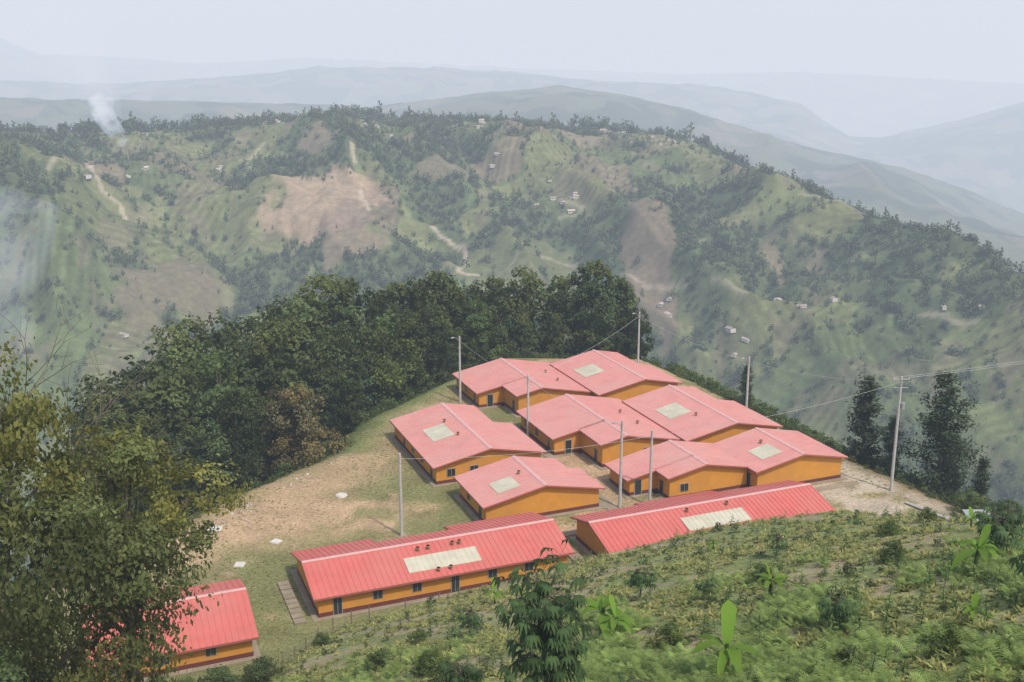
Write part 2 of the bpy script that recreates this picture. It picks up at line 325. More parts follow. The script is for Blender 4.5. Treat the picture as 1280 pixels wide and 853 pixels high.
def conifer(name,seed,h,w,mat):
    rng=rs(seed); bag=Bag(); V,Q=tube([(0,0,-1),(0,0,h*.5),(0,0,h)],[h*.018,h*.011,.03],7); bag.add(V,Q,1)
    z=h*.12
    while z<h*.98:
        f=1-z/h; L=w*.5*(f**.6)*rng.uniform(.55,1.2)+.3
        for k in range(rng.randint(3,6)):
            a=rng.uniform(0,6.28); Lk=L*rng.uniform(.5,1.15); d=np.array([math.cos(a),math.sin(a),0])
            e=d*Lk+np.array([0,0,z-.02*Lk*Lk+.22*Lk]); V,Q=tube([(0,0,z),e*.5+np.array([0,0,z*.5]),e],[.07,.05,.02],4); bag.add(V,Q,1)
            m_=int(16+24*Lk); t=rng.uniform(.2,1.05,(m_,1)); C=np.array([0,0,z])*(1-t)+e*t+rng.normal(size=(m_,3))*np.array([.34,.34,.24])*(1+.5*Lk/3)
            tn=np.repeat(rng.uniform(.6,1.4,(m_,1)),3,1); leaves(bag,C,rng.normal(size=(m_,3))*.5+np.array([0,0,1.]),.27,rng,0,tn,.45)
        z+=h*.042*rng.uniform(.6,1.5)
    return bag.mesh(name,[mat,M['bark']])
def place(name,me,x,y,s=(1,1,1),rot=0,dz=0):
    o=bpy.data.objects.new(name,me); z=float(height(np.array([x]),np.array([y]))[0]); o.location=(x,y,z+dz); o.scale=s if isinstance(s,tuple) else (s,s,s); o.rotation_euler=(0,0,rot); return link(o)
# mass of woodland behind the settlement
VAR=[tree('t%d'%k,200+k,20,w,8500,.33,mt,tf,nl,sl) for k,(w,tf,nl,sl,mt) in enumerate([(12,.22,15,1,M['leaf']),(10,.2,16,1.1,M['leaf']),(14,.25,14,.9,M['leaf']),(9,.15,17,1.2,M['leafn']),(12,.3,13,1,M['leafn']),(8,.12,18,1.4,M['leaf'])])]
VB=tree('tb',230,20,14,8500,.33,M['leafb'],.15,14,.9); VO=tree('to',231,20,12,8500,.33,M['leafg'],.15,15,1)
tl=[(-53.6,150,11.7),(-52,158,13),(-49.6,165,13),(-45,172,14.7),(-41,180,14.2),(-35,188,15),(-29,194,14.7),(-22.6,200,15.2),(-16,206,16.2),(-8.7,210,12.8),(-2.4,213,12.8),(4,214,14.2),(10.5,215,12.9),(17,214,16.1),(22.3,212,13.5),
(-47,148,10),(-43.7,155,12.6,'o'),(-38.5,160,13.7),(-34,170,13.6),(-28,178,13),(-22,185,12,'o'),(-16,192,11.7),(-7.5,203,8.8,'o'),(-31.5,153,8.5,'b'),(-38,145,9.7),(-42,139,7),(-26,165,6.8),(-48,136,9.7),(1.5,207,6.3),(9.3,208,6.8),(18.5,207,8.6),(-52,135,12),(-57,142,10),(-19,200,13),(-12,204,12.5),(-45,164,11),(-37,174,12),(-31,185,12),(-2,208,9),(25,208,8),(-50,128,3,'o'),(-46,131,1)]
rng=rs(5)
for k,q in enumerate(tl):
    x,y,zt=q[:3]; x+=rng.uniform(-1,1); g=float(height(np.array([x]),np.array([y]))[0]); hh=zt-g+rng.uniform(-.8,2); me=VB if 'b' in q else VO if 'o' in q else VAR[rng.randint(0,6)]
    s=hh/20; sw=s*rng.uniform(.8,1.12); place('broadleaf_tree',me,x,y,(sw,sw,s),rng.uniform(0,6.28))
# near left trees
N1=tree('near1',301,19,14,36000,.15,M['leaf2'],.3,30,.7,10); N2=tree('near2',302,16,13,34000,.15,M['leafn'],.2,24,.75,10); N3=tree('near3',303,24,9.5,16000,.15,M['leaf2'],.62,18,.6,9)
place('broadleaf_tree',N1,-29.5,57,(1.0,1.0,1.52),.4); place('broadleaf_tree',N3,-23.4,60,(.95,.95,.98),1.0); place('broadleaf_tree',N2,-27,44,(.72,.72,.85),1.4); place('broadleaf_tree',N2,-36,61,(1,1,1.25),3.4); place('broadleaf_tree',N2,-28,52,(.62,.62,.7),.2)
B1m=tree('bush1',310,3.2,4.2,5200,.11,M['leafg'],.05,12,.8); B2m=tree('bush2',311,3.2,4,5200,.11,M['leafn'],.05,12,.8)
for k,(x,y,s) in enumerate([(-26,87,.8),(-22.5,84,.7),(-29,86,.8),(-20,79,.8),(-31,84,1.1),(-25,80,1.0),(-17.5,90,.45),(58,119,1.2),(61,116,1.3),(64,110,1.3),(58,129,1.0),(61,125,1.2),(66,117,1.6),(-22,75,.9),(-27,74,1.0),(68,112,1.4),(-30,78,1.1)]):
    place('bush',[B1m,B2m][k%2],x,y,s,k*1.3)
CA=conifer('con1',401,15,7.5,M['leafc']); CB=conifer('con2',402,19,12,M['leafc'])
place('pine_tree',CA,51,150,1.0,0,-1.5); place('pine_tree',CB,58.6,141,1.0,1,-.5); place('pine_tree',CA,38.7,173,.5,2); place('pine_tree',CA,61,133,.55,2); place('pine_tree',CA,63,147,.7,1); place('pine_tree',CA,54,147,.6,1)
# ------------------------------------------------------------------ scatter by geometry nodes
def scatter(name,pts,scl,protos,seed=0):
    rng=rs(seed); pts=np.asarray(pts,np.float32); n=len(pts)
    col=bpy.data.collections.new(name+'_kinds')
    for k,me in enumerate(protos): col.objects.link(bpy.data.objects.new('%s_kind_%d'%(name,k),me))
    me=bpy.data.meshes.new(name); me.vertices.add(n); me.vertices.foreach_set('co',pts.ravel())
    a=me.attributes.new('scl','FLOAT','POINT'); a.data.foreach_set('value',np.asarray(scl,np.float32))
    a=me.attributes.new('rot','FLOAT_VECTOR','POINT'); rv=np.zeros((n,3),np.float32); rv[:,2]=rng.uniform(0,6.28,n); rv[:,:2]=rng.uniform(-.12,.12,(n,2)); a.data.foreach_set('vector',rv.ravel())
    a=me.attributes.new('kind','INT','POINT'); a.data.foreach_set('value',rng.randint(0,len(protos),n).astype(np.int32))
    me.update(); o=link(bpy.data.objects.new(name,me))
    g=bpy.data.node_groups.new(name,'GeometryNodeTree'); g.interface.new_socket('Geometry',in_out='INPUT',socket_type='NodeSocketGeometry'); g.interface.new_socket('Geometry',in_out='OUTPUT',socket_type='NodeSocketGeometry')
    gi=g.nodes.new('NodeGroupInput'); go=g.nodes.new('NodeGroupOutput'); ip=g.nodes.new('GeometryNodeInstanceOnPoints'); ci=g.nodes.new('GeometryNodeCollectionInfo')
    ci.inputs['Collection'].default_value=col; ci.inputs['Separate Children'].default_value=True; ci.inputs['Reset Children'].default_value=True
    def na(nm,t):
        q=g.nodes.new('GeometryNodeInputNamedAttribute'); q.data_type=t; q.inputs['Name'].default_value=nm; return [s for s in q.outputs if s.enabled and s.name=='Attribute'][0]
    L=g.links.new; L(gi.outputs[0],ip.inputs['Points']); L(ci.outputs[0],ip.inputs['Instance']); ip.inputs['Pick Instance'].default_value=True
    L(na('kind','INT'),ip.inputs['Instance Index']); L(na('rot','FLOAT_VECTOR'),ip.inputs['Rotation']); L(na('scl','FLOAT'),ip.inputs['Scale']); L(ip.outputs[0],go.inputs[0])
    md=o.modifiers.new('scatter','NODES'); md.node_group=g; return o
# distant woodland
ft=[tree('ft%d'%k,500+k,10,w,150,.8,M['leaff'],.1,7,1) for k,w in enumerate((8,9.5,7))]+[tree('ftall',510,13,5,130,.75,M['leaff'],.1,7,1.4)]
rng=rs(8); n=100000; th=rng.uniform(-.62,.56,n); r=np.sqrt(rng.uniform(520**2,1260**2,n)); x=r*np.sin(th); y=r*np.cos(th)
op=openness(x,y); fm=np.zeros(n)
for mk in fieldmask(x,y): fm=np.maximum(fm,mk)
for pl,st in roadw: fm=np.maximum(fm,(segdist(x,y,pl)<5)*1.0)
r1=np.interp(th,c1[0],c1[1]); den=(.40-.33*op)*(1-.94*fm); crs=np.abs(r-r1)<16; den=np.where(crs,.5*(fbm(x/30,y/30,191)>.48)+.06,den); den*=(r<r1+30)
k=rng.uniform(0,1,n)<den; x,y,op,crs=x[k],y[k],op[k],crs[k]; sc=rng.uniform(.2,.75,len(x))*(1-.35*op)*(.7+.6*fbm(x/50,y/50,195)); sc=np.where(crs,rng.uniform(.35,1.0,len(x))*(1+.6*(rng.uniform(0,1,len(x))>.9)),sc)
scatter('distant_trees',np.stack([x,y,height(x,y)-.4],1),sc,ft,3)
# hillside low plants
def tuft(seed,nb,L,w,mat):
    rng=rs(seed); bag=Bag()
    for k in range(nb):
        a=rng.uniform(0,6.28); d=np.array([math.cos(a),math.sin(a),0]); s=np.array([-d[1],d[0],0]); l=L*rng.uniform(.6,1.2); el=rng.uniform(.6,1.4); V=[];
        for j in range(4):
            t=j/3; p=d*l*t*math.cos(el)*(1+.4*t)+np.array([0,0,l*(t*math.sin(el)-.4*t*t)]); ww=w*(.5+1.4*t*(1-t)*2)*(1-.75*t*t); V+= [p-s*ww,p+s*ww]
        bag.add(V,[(0,1,3,2),(2,3,5,4),(4,5,7,6)],0,rng.uniform(.6,1.4)*np.array([1+rng.uniform(-.1,.25),1,.9]))
    return bag.mesh('tuft',[mat])
def fern(seed):
    rng=rs(seed); bag=Bag()
    for k in range(8):
        a=k*.8+rng.uniform(-.3,.3); d=np.array([math.cos(a),math.sin(a),0]); s=np.array([-d[1],d[0],0]); l=rng.uniform(.6,1.1); tn=rng.uniform(.55,1.45); up=rng.uniform(1.1,1.5)
        for j in range(1,12):
            t=j/11; p=d*l*t*.6+np.array([0,0,l*(up*t-.65*t*t)]); L_=.22*math.sin(math.pi*(.1+.85*(1-t)))
            for sg in (-1,1):
                e=p+s*sg*L_+d*.06+np.array([0,0,-.05]); bag.add([p-d*.02,p+d*.02,e+d*.01,e-d*.01],[(0,1,2,3)],0,tn)
    return bag.mesh('fern',[M['fern']])
def weed(seed):
    # upright leafy weed / young coffee with drooping paired leaves
    rng=rs(seed); bag=Bag(); hh=rng.uniform(.9,1.3); V,Q=tube([(0,0,-.1),(0,0,hh)],[.02,.008],4); bag.add(V,Q,0,.6)
    for j in range(16):
        z=hh*(.15+.85*j/15); a=j*2.4; l=.34*(1.15-.6*j/15)*rng.uniform(.8,1.2); d=np.array([math.cos(a),math.sin(a),0]); s=np.array([-d[1],d[0],0]); c=np.array([0,0,z]); w_=l*.2
        bag.add([c,c+d*l*.45-s*w_+np.array([0,0,.05]),c+d*l+np.array([0,0,-.1*l]),c+d*l*.45+s*w_+np.array([0,0,.05])],[(0,1,2,3)],0,rng.uniform(.8,1.7))
    return bag.mesh('weed',[M['shrub']])
tk=[tuft(600+k,22,.42,.035,M['grassb']) for k in range(3)]+[tuft(610+k,16,.65,.06,M['grassb']) for k in range(2)]
fk=[fern(650+k) for k in range(5)]; wk=[weed(660+k) for k in range(3)]
def inhill(n,seed,ymin=18):
    rng=rs(seed); th=rng.uniform(-.28,.56,n); r=rng.uniform(ymin**1.6,135**1.6,n)**(1/1.6); x=r*np.sin(th); y=r*np.cos(th); k=(np.interp(x,CX,CY)-y>-1.5)&(x>-26); return x[k],y[k],rng
x,y,rng=inhill(38000,21); kk=rng.uniform(0,1,len(x))<sm((fbm(x/4,y/4,301)-.38)/.2)*.9+.06; x,y=x[kk],y[kk]
scatter('hillside_grass',np.stack([x,y,height(x,y)-.03],1),rng.uniform(.35,1.0,len(x)),tk,4)
x,y,rng=inhill(24000,24); kk=rng.uniform(0,1,len(x))<sm((fbm(x/5,y/5,305)-.45)/.1)*sm((76-y)/34); x,y=x[kk],y[kk]
scatter('hillside_ferns',np.stack([x,y,height(x,y)-.03],1),rng.uniform(.45,1.2,len(x)),fk,14)
sh=[tree('sh%d'%k,620+k,1.0,.95,260,.075,M['shrub'],.1,7,.9) for k in range(3)]
x,y,rng=inhill(3000,26); kk=rng.uniform(0,1,len(x))<sm((fbm(x/7,y/7,309)-.44)/.15)*(.35+.65*sm((80-y)/30)); x,y=x[kk],y[kk]
scatter('hillside_weeds',np.stack([x,y,height(x,y)-.03],1),rng.uniform(.4,1.2,len(x)),wk,15)
gx,gy=np.meshgrid(np.arange(-30,110,2.3),np.arange(20,125,1.9)); gx=gx.ravel()+0.0; gy=gy.ravel(); rng=rs(22); x=gx*math.cos(.5)+rng.normal(size=len(gx))*.4; y=gy+.25*gx+rng.normal(size=len(gx))*.4
k=(np.interp(x,CX,CY)-y>1)&(x>-17)&(rng.uniform(0,1,len(x))<.5)&(y>20)&(x<75); x,y=x[k],y[k]
scatter('seedling_shrubs',np.stack([x,y,height(x,y)-.05],1),rng.uniform(.22,.65,len(x))*(1+.8*(rng.uniform(0,1,len(x))>.93)),sh,5)
# plateau grass
n=26000; rng=rs(31); x=rng.uniform(-48,66,n); y=rng.uniform(84,205,n); k=(polydist(x,y)<8)&(np.interp(x,CX,CY)-y<0)&(fbm(x/8,y/8,311)>.47); x,y=x[k],y[k]
an=math.radians(22); U=np.array([math.cos(an),math.sin(an)]); W=np.array([-math.sin(an),math.cos(an)]); O=np.array([-20.2,101.4])
a=(x-O[0])*U[0]+(y-O[1])*U[1]; b_=(x-O[0])*W[0]+(y-O[1])*W[1]
inb=np.zeros(len(x),bool)
for (a0,a1,b0,b1) in [(-2,31,-2,14),(30,65,-4,11),(-23,-5,-7,9),(22,40,14,51),(43,77,10,46),(38,74,48,71)]: inb|=(a>a0)&(a<a1)&(b_>b0)&(b_<b1)
x,y=x[~inb],y[~inb]
scatter('plateau_grass',np.stack([x,y,height(x,y)-.03],1),rng.uniform(.2,.6,len(x)),tk[:3],6)
n=6500; rng=rs(33); x=rng.uniform(-70,75,n); y=rng.uniform(100,230,n); d=polydist(x,y); k=(d>.5)&(d<30)&(rng.uniform(0,1,n)<.8); x,y,d=x[k],y[k],d[k]
scatter('slope_bushes',np.stack([x,y,height(x,y)-.1],1),rng.uniform(.5,2.6,len(x))*np.clip(.3+d/6,0,1),sh+[tree('sl',640,1.0,1.1,260,.08,M['leafg'],.1,7,.9)],7)
# rubble along the left edge of the yard
rng=rs(71); bag=Bag()
for j in range(260):
    t=rng.uniform(0,1); cx,cy=-39.5*(1-t)-24.5*t,118*(1-t)+147.5*t
    if fbm(np.array([t*9.]),np.array([2.]),77)[0]<.45: continue
    x=cx+rng.normal()*.8; y=cy+rng.normal()*.8; g=float(height(np.array([x]),np.array([y]))[0]); r_=rng.uniform(.06,.22)
    P=np.array([(-1,-1,-1),(1,-1,-1),(1,1,-1),(-1,1,-1),(-1,-1,1),(1,-1,1),(1,1,1),(-1,1,1)],float)*rng.uniform(.6,1.1,(8,1))*r_*np.array([1,rng.uniform(.6,1),.6]); a=rng.uniform(0,3); P=P@np.array([[math.cos(a),math.sin(a),0],[-math.sin(a),math.cos(a),0],[0,0,1]])
    bag.add(P+np.array([x,y,g+r_*.3]),[(0,3,2,1),(4,5,6,7),(0,1,5,4),(1,2,6,5),(2,3,7,6),(3,0,4,7)],int(rng.uniform(0,1)>.85))
link(bpy.data.objects.new('rubble',bag.mesh('rubble',[M['stone'],M['white']])))
# ------------------------------------------------------------------ houses
class Part:
    def __init__(s): s.V=[];s.Q=[]
    def hexa(s,P):
        n=len(s.V); s.V+=P; s.Q+=[(n,n+3,n+2,n+1),(n+4,n+5,n+6,n+7),(n,n+1,n+5,n+4),(n+1,n+2,n+6,n+5),(n+2,n+3,n+7,n+6),(n+3,n,n+4,n+7)]
class House:
    def __init__(s,name,row,roof):
        s.row=row; s.p={}; s.name=name; s.roof=roof
    def w(s,S,T,z):
        a,b=(S,T) if s.row else (T,S); q=O+a*U+b*W; return (q[0],q[1],z)
    def part(s,n): return s.p.setdefault(n,Part())
    def box(s,n,s0,s1,t0,t1,z0,z1):
        s.part(n).hexa([s.w(s0,t0,z0),s.w(s1,t0,z0),s.w(s1,t1,z0),s.w(s0,t1,z0),s.w(s0,t0,z1),s.w(s1,t0,z1),s.w(s1,t1,z1),s.w(s0,t1,z1)])
    def slopebox(s,n,s0,s1,ta,za,tb,zb,th):
        s.part(n).hexa([s.w(s0,ta,za-th),s.w(s1,ta,za-th),s.w(s1,tb,zb-th),s.w(s0,tb,zb-th),s.w(s0,ta,za),s.w(s1,ta,za),s.w(s1,tb,zb),s.w(s0,tb,zb)])
    def half(s,side,s0,s1,tr,ext,zr,k,o0=.55,o1=.55,win=True,ew=None):
        tw=tr+side*ext; ze=zr-k*ext
        s.part('walls').hexa([s.w(s0,tr,-.6),s.w(s1,tr,-.6),s.w(s1,tw,-.6),s.w(s0,tw,-.6),s.w(s0,tr,zr-.13),s.w(s1,tr,zr-.13),s.w(s1,tw,ze-.13),s.w(s0,tw,ze-.13)])
        lo,hi=sorted((tr,tw)); lo2,hi2=(lo,hi+.04) if side>0 else (lo-.04,hi)
        s.box('base_band',s0-.04,s1+.04,lo2,hi2,-.7,.55)
        s.box('apron',s0-.7,s1+.7,lo-(.7 if side<0 else 0),hi+(.7 if side>0 else 0),-.8,.10+.004*side)
        te=tr+side*(ext+.6); zee=zr-k*(ext+.6); S0,S1=s0-o0,s1+o1
        s.slopebox('roof',S0,S1,tr,zr,te,zee,.09)
        s.slopebox('fascia',S0-.02,S1+.02,te-side*.03,zee-.02,te+side*.04,zee-.03,.2)
        for e,ov in ((S0,o0),(S1,o1)):
            if ov>0: s.slopebox('fascia',e-.035,e+.035,tr,zr-.03,te,zee-.03,.18)
        q=S0+.25
        while q<S1-.1:
            s.slopebox('ribs',q-.045,q+.045,tr+side*.1,zr+.05-.1*k,te,zee+.05,.045); q+=.62
        s.slopebox('ridge_cap',S0,S1,tr,zr+.075,tr+side*.28,zr+.065-k*.28,.04)
        if win:
            q=s0+2.0; j=0
            while q<s1-1.2:
                wdt=.95 if j%3 else .85; z0,z1=(1.05,2.05) if j%3 else (.12,2.1)
                if z1>ze-.3: z1=ze-.35
                nm='window' if j%3 else 'door'
                a0,a1=sorted((tw+side*.05,tw-side*.1)); s.box('window_frame',q-wdt/2-.07,q+wdt/2+.07,a0,a1,z0-.07,z1+.07)
                a0,a1=sorted((tw+side*.075,tw-side*.1)); s.box(nm+'_pane',q-wdt/2,q-.03,a0,a1,z0,z1); s.box(nm+'_pane',q+.03,q+wdt/2,a0,a1,z0,z1)
                q+=4.3; j+=1
        if ew:
            for t in ew:
                s.box('window_frame',s0-.07,s0+.1,t-.62,t+.62,1.0,2.12); s.box('window_pane',s0-.09,s0+.1,t-.55,t-.03,1.07,2.05); s.box('window_pane',s0-.09,s0+.1,t+.03,t+.55,1.07,2.05)
    def doorend(s,s0,t): s.box('door_frame',s0-.08,s0+.1,t-.55,t+.55,.1,2.2); s.box('door_pane',s0-.10,s0+.1,t-.45,t+.45,.12,2.1)
    def panel(s,sc,tc,ls,lt,tr,zr,k):
        t0,t1=tc-lt/2,tc+lt/2; z=lambda t: zr-k*abs(t-tr)+.07
        s.slopebox('skylight',sc-ls/2,sc+ls/2,t0,z(t0),t1,z(t1),.06)
        n=max(2,int(ls/.62)); 
        for i in range(n+1):
            q=sc-ls/2+ls*i/n; s.slopebox('skylight_rib',q-.03,q+.03,t0,z(t0)+.03,t1,z(t1)+.03,.05)
    def vent(s,sc,tc,tr,zr,k):
        z=zr-k*abs(tc-tr); pt=s.part('roof_vent'); 
        for (r0,za,zb) in ((.14,0,.3),(.26,.3,.48)):
            for q in range(4):
                a=q*math.pi/4; c,d=r0*math.cos(a),r0*math.sin(a); c2,d2=r0*math.cos(a+math.pi/2),r0*math.sin(a+math.pi/2)
                pt.hexa([s.w(sc+c,tc+d,z+za),s.w(sc+c2,tc+d2,z+za),s.w(sc-c,tc-d,z+za),s.w(sc-c2,tc-d2,z+za),s.w(sc+c*.8,tc+d*.8,z+zb),s.w(sc+c2*.8,tc+d2*.8,z+zb),s.w(sc-c*.8,tc-d*.8,z+zb),s.w(sc-c2*.8,tc-d2*.8,z+zb)])
    def build(s):
        e=link(bpy.data.objects.new(s.name,None)); c=np.mean([v for p in s.p.values() for v in p.V],axis=0); e.location=(c[0],c[1],0)
        MM={'walls':'wall','base_band':'base','apron':'conc','fascia':'fascia','ribs':s.roof,'roof':s.roof,'ridge_cap':'ridge','window_frame':'frame','door_frame':'frame','window_pane':'glass','door_pane':'glass','skylight':'sky','skylight_rib':'sky','roof_vent':'vent'}
        for n,p in s.p.items():
            V=np.array(p.V)-np.array([c[0],c[1],0]); me=mesh_np(n,V,p.Q,[M[MM[n]]]); o=link(bpy.data.objects.new(n,me)); o.parent=e
            import bmesh
            bm=bmesh.new(); bm.from_mesh(me); bmesh.ops.recalc_face_normals(bm,faces=bm.faces); bm.to_mesh(me); bm.free()
# front rows
h=House('ochre_row_house',True,'roof_red'); zr,k=4.1,.27
h.half(-1,.5,28.7,5.7,5.2,zr,k); h.half(1,.5,9,5.7,5.8,zr,k,.55,0); h.half(1,9,18,5.7,3.4,zr,k,0,0); h.half(1,18,28.7,5.7,5.8,zr,k,0,.55)
h.panel(14.6,2.3,8.2,2.3,5.7,zr,k); [h.vent(q,4.3,5.7,zr,k) for q in (12.4,13.6,16.4,17.2)]; [h.vent(q,.7,5.7,zr,k) for q in (13.6,15.0)]; h.build()
h=House('ochre_row_house',True,'roof_red')
h.half(-1,33.2,62.9,3.4,5.1,zr,k); h.half(1,33.2,42,3.4,4.2,zr,k,.55,0); h.half(1,42,53,3.4,5.6,zr,k,0,0); h.half(1,53,62.9,3.4,3.6,zr,k,0,.55)
h.panel(47.8,.2,8.4,2.3,3.4,zr,k); [h.vent(q,2.2,3.4,zr,k) for q in (45,50.5)]; h.build()
h=House('ochre_row_house',True,'roof_red')
h.half(-1,-21.5,-7,2,6.4,zr,k-.02); h.half(1,-21.5,-12,2,6,zr,k-.02,.55,0); h.half(1,-12,-7,2,4,zr,k-.02,0,.55); h.build()
k=.2
h=House('ochre_house',False,'roof_sal'); zr=4.4
h.half(-1,29.9,50,30.6,7.7,zr,k,ew=[25,28.3]); h.half(1,29.9,42.3,30.6,7.6,zr,k,.55,.0,ew=[33,36]); h.half(1,42.3,50,30.6,4.6,zr,k,0,.55)
h.panel(40,26.6,5.0,3.2,30.6,zr,k); h.vent(37,28.5,30.6,zr,k); h.vent(43,28.5,30.6,zr,k); h.build()
h=House('ochre_house',False,'roof_sal'); zr=4.4
h.half(-1,15.2,25,32.3,7.8,zr,k); h.half(1,15.2,22,32.3,7.6,zr,k,.55,0); h.half(1,22,25,32.3,5.6,zr,k,0,.55)
h.panel(18.4,28.2,3.4,3.0,32.3,zr,k); h.vent(20,30.8,32.3,zr,k); h.build()
h=House('ochre_house',False,'roof_sal')
zr=4.5; h.half(-1,16.8,22.3,54.5,9.4,zr,k,.5); h.half(-1,13.6,16.8,54.5,5.2,zr,k,.55,0,ew=[51.5]); h.half(1,13.6,22.3,54.5,6.6,zr,k)
zr=4.65; h.half(-1,11.6,21.8,68.3,6.9,zr,k); h.half(1,11.6,21.8,68.3,6.6,zr,k)
h.doorend(16.8,46.4); h.panel(15.2,64.9,3.4,3.2,68.3,zr,k); h.vent(17.8,66,68.3,zr,k); h.build()
h=House('ochre_house',False,'roof_sal')
zr=4.5; h.half(-1,34,46.6,50,7.9,zr,k); h.half(-1,27.2,34,50,3.6,zr,k,.55,0); h.half(1,27.2,46.6,50,8.6,zr,k,ew=[53.5,56.5])
zr=4.7; h.half(-1,25.6,44.2,67,7.8,zr,k); h.half(1,25.6,38,67,7.3,zr,k,.55,0,ew=[71]); h.half(1,38,44.2,67,4.2,zr,k,0,.55)
h.doorend(34,44.3); h.panel(35.5,62.4,4.6,3.6,67,zr,k); h.vent(38.5,55,50,4.5,k); h.vent(33,55,50,4.5,k); h.vent(31.5,64,67,zr,k); h.build()
h=House('ochre_house',False,'roof_sal')
zr=4.5; h.half(-1,58.4,69.6,48,8.4,zr,k); h.half(-1,52.2,58.4,48,4.0,zr,k,.55,0); h.half(1,52.2,69.6,48,8.9,zr,k,ew=[51.5,54.5])
zr=4.75; h.half(-1,49.4,67.6,65,7.9,zr,k); h.half(1,49.4,60,65,6.4,zr,k,.55,0,ew=[69]); h.half(1,60,67.6,65,4.2,zr,k,0,.55)
h.doorend(58.4,41.5); h.panel(59.6,60,4.6,3.6,65,zr,k); h.vent(62,53,48,4.5,k); h.vent(57,53,48,4.5,k); h.build()
# ------------------------------------------------------------------ poles & wires
def gz(x,y): return float(height(np.array([x]),np.array([y]))[0])
tops=[]
for (x,y,hh,kind) in [(-13.3,121.9,10.6,'plain'),(-8.6,173.5,11.3,'lamp'),(2.4,156.1,10.0,'plain'),(13.8,130.2,11.8,'lamp'),(17.7,131,10.2,'plain'),(23.0,192.6,10.8,'lamp'),(37.4,166.5,9.8,'lamp'),(50.4,135.9,15.8,'tx')]:
    g=gz(x,y); bag=Bag(); V,Q=tube([(0,0,-.6),(0,0,hh*.5),(0,0,hh),(0,0,hh+.02)],[.22,.18,.14,.01],10); bag.add(V,Q,0)
    for j in range(3): V,Q=tube([(0,-.13,hh-.4-.35*j),(0,-.3,hh-.4-.35*j)],[.05,.05],6); bag.add(V,Q,1)
    if kind=='lamp':
        V,Q=tube([(0,0,hh-.9),(-.4,-.2,hh-.3),(-.9,-.4,hh-.1)],[.035,.035,.035],6); bag.add(V,Q,1)
        V,Q=tube([(-.8,-.35,hh-.1),(-1.0,-.45,hh-.12),(-1.3,-.6,hh-.15),(-1.4,-.64,hh-.15)],[.04,.13,.12,.03],8); bag.add(V,Q,1)
    if kind=='tx':
        V,Q=tube([(-1.1,0,hh-.35),(1.1,0,hh-.35)],[.06,.06],4); bag.add(V,Q,1)
        V,Q=tube([(-.9,0,hh-1.5),(.9,0,hh-1.5)],[.05,.05],4); bag.add(V,Q,1)
        for q in (-1,-.1,1): V,Q=tube([(q,0,hh-.3),(q,0,hh-.05)],[.06,.04],6); bag.add(V,Q,2)
        V,Q=tube([(.45,-.1,hh-4.4),(.45,-.1,hh-4.35),(.45,-.1,hh-3.5),(.45,-.1,hh-3.45)],[.05,.27,.27,.05],10); bag.add(V,Q,1)
    o=link(bpy.data.objects.new('street_lamp' if kind=='lamp' else 'utility_pole',bag.mesh('pole',[M['pole'],M['metal'],M['white']]))); o.location=(x,y,g); tops.append(np.array([x,y,g+hh]))
def wire(a,b,sag,r=.02):
    P=[a*(1-t)+b*t-np.array([0,0,4*sag*t*(1-t)]) for t in np.linspace(0,1,14)]; V,Q=tube(P,[r]*14,4)
    link(bpy.data.objects.new('power_line',mesh_np('wire',V,Q,[M['pole']])))
d=np.array([0,0,-.7])
for a,b in ((0,4),(3,4),(2,3),(1,2),(2,5),(5,6),(6,7),(4,7)):
    wire(tops[a]+d,tops[b]+d,.8)
for q in (-1,1): wire(tops[7]+np.array([q,0,-.1]),np.array([120+q,160,20.]),1.2,.022)
# ------------------------------------------------------------------ fence, covers, steps
bag=Bag(); fl=[(-7.6,103.6),(-11.0,102.4),(-14.5,100.6),(-16.2,99.6),(-17.8,98.2),(-19,96.4),(-19.8,94.5),(-20.6,92.6),(-21.2,90.6)]
tp=[]
for j,(x,y) in enumerate(fl):
    g=gz(x,y); ln=.08*math.sin(j*3.1); V,Q=tube([(x,y,g-.3),(x+ln,y,g+.8),(x+ln*1.6,y+.05,g+1.6)],[.08,.07,.06],6); bag.add(V,Q,0); tp.append((x+ln,y,g))
for zz in (.5,.9,1.3):
    for a,b in zip(tp[:-1],tp[1:]): V,Q=tube([(a[0],a[1],a[2]+zz),(b[0],b[1],b[2]+zz)],[.012,.012],4); bag.add(V,Q,1)
link(bpy.data.objects.new('fence',bag.mesh('fence',[M['wood'],M['wire']])))
for j,(x,y) in enumerate([(-28.1,120.1),(-22.4,134.1),(-31,114.1),(-36.2,123.7)]):
    g=gz(x,y); bag=Bag()
    for (r0,z0,r1_,z1) in ((.8,-.2,.8,.12),(.68,.12,.66,.2)):
        V,Q=tube([(0,0,z0),(0,0,z1),(0,0,z1+.001)],[r0,r1_,.01],[4,12,4,12][j]); bag.add(V,Q,0)
    o=link(bpy.data.objects.new('concrete_cover',bag.mesh('cover',[M['white']]))); o.location=(x,y,g); o.rotation_euler=(0,0,.6+j)
bag=Bag()
def obox(a0,a1,b0,b1,z0,z1):
    P=[]
    for z in (z0,z1):
        for a,b in ((a0,b0),(a1,b0),(a1,b1),(a0,b1)): q=O+a*U+b*W; P.append((q[0],q[1],z))
    bag.add(P,[(0,3,2,1),(4,5,6,7),(0,1,5,4),(1,2,6,5),(2,3,7,6),(3,0,4,7)],0)
for j in range(9): obox(-2.1,-.9,j*1.1,j*1.1+.9,-.6,.22+.03*(j%2))
link(bpy.data.objects.new('concrete_steps',bag.mesh('steps',[M['conc']])))
bag=Bag()
for j in range(12): obox(30.3,31.6,-1+j*1.0,-.2+j*1.0,-.6,.22+.03*(j%2))
link(bpy.data.objects.new('concrete_steps',bag.mesh('steps2',[M['conc']])))
bag=Bag()
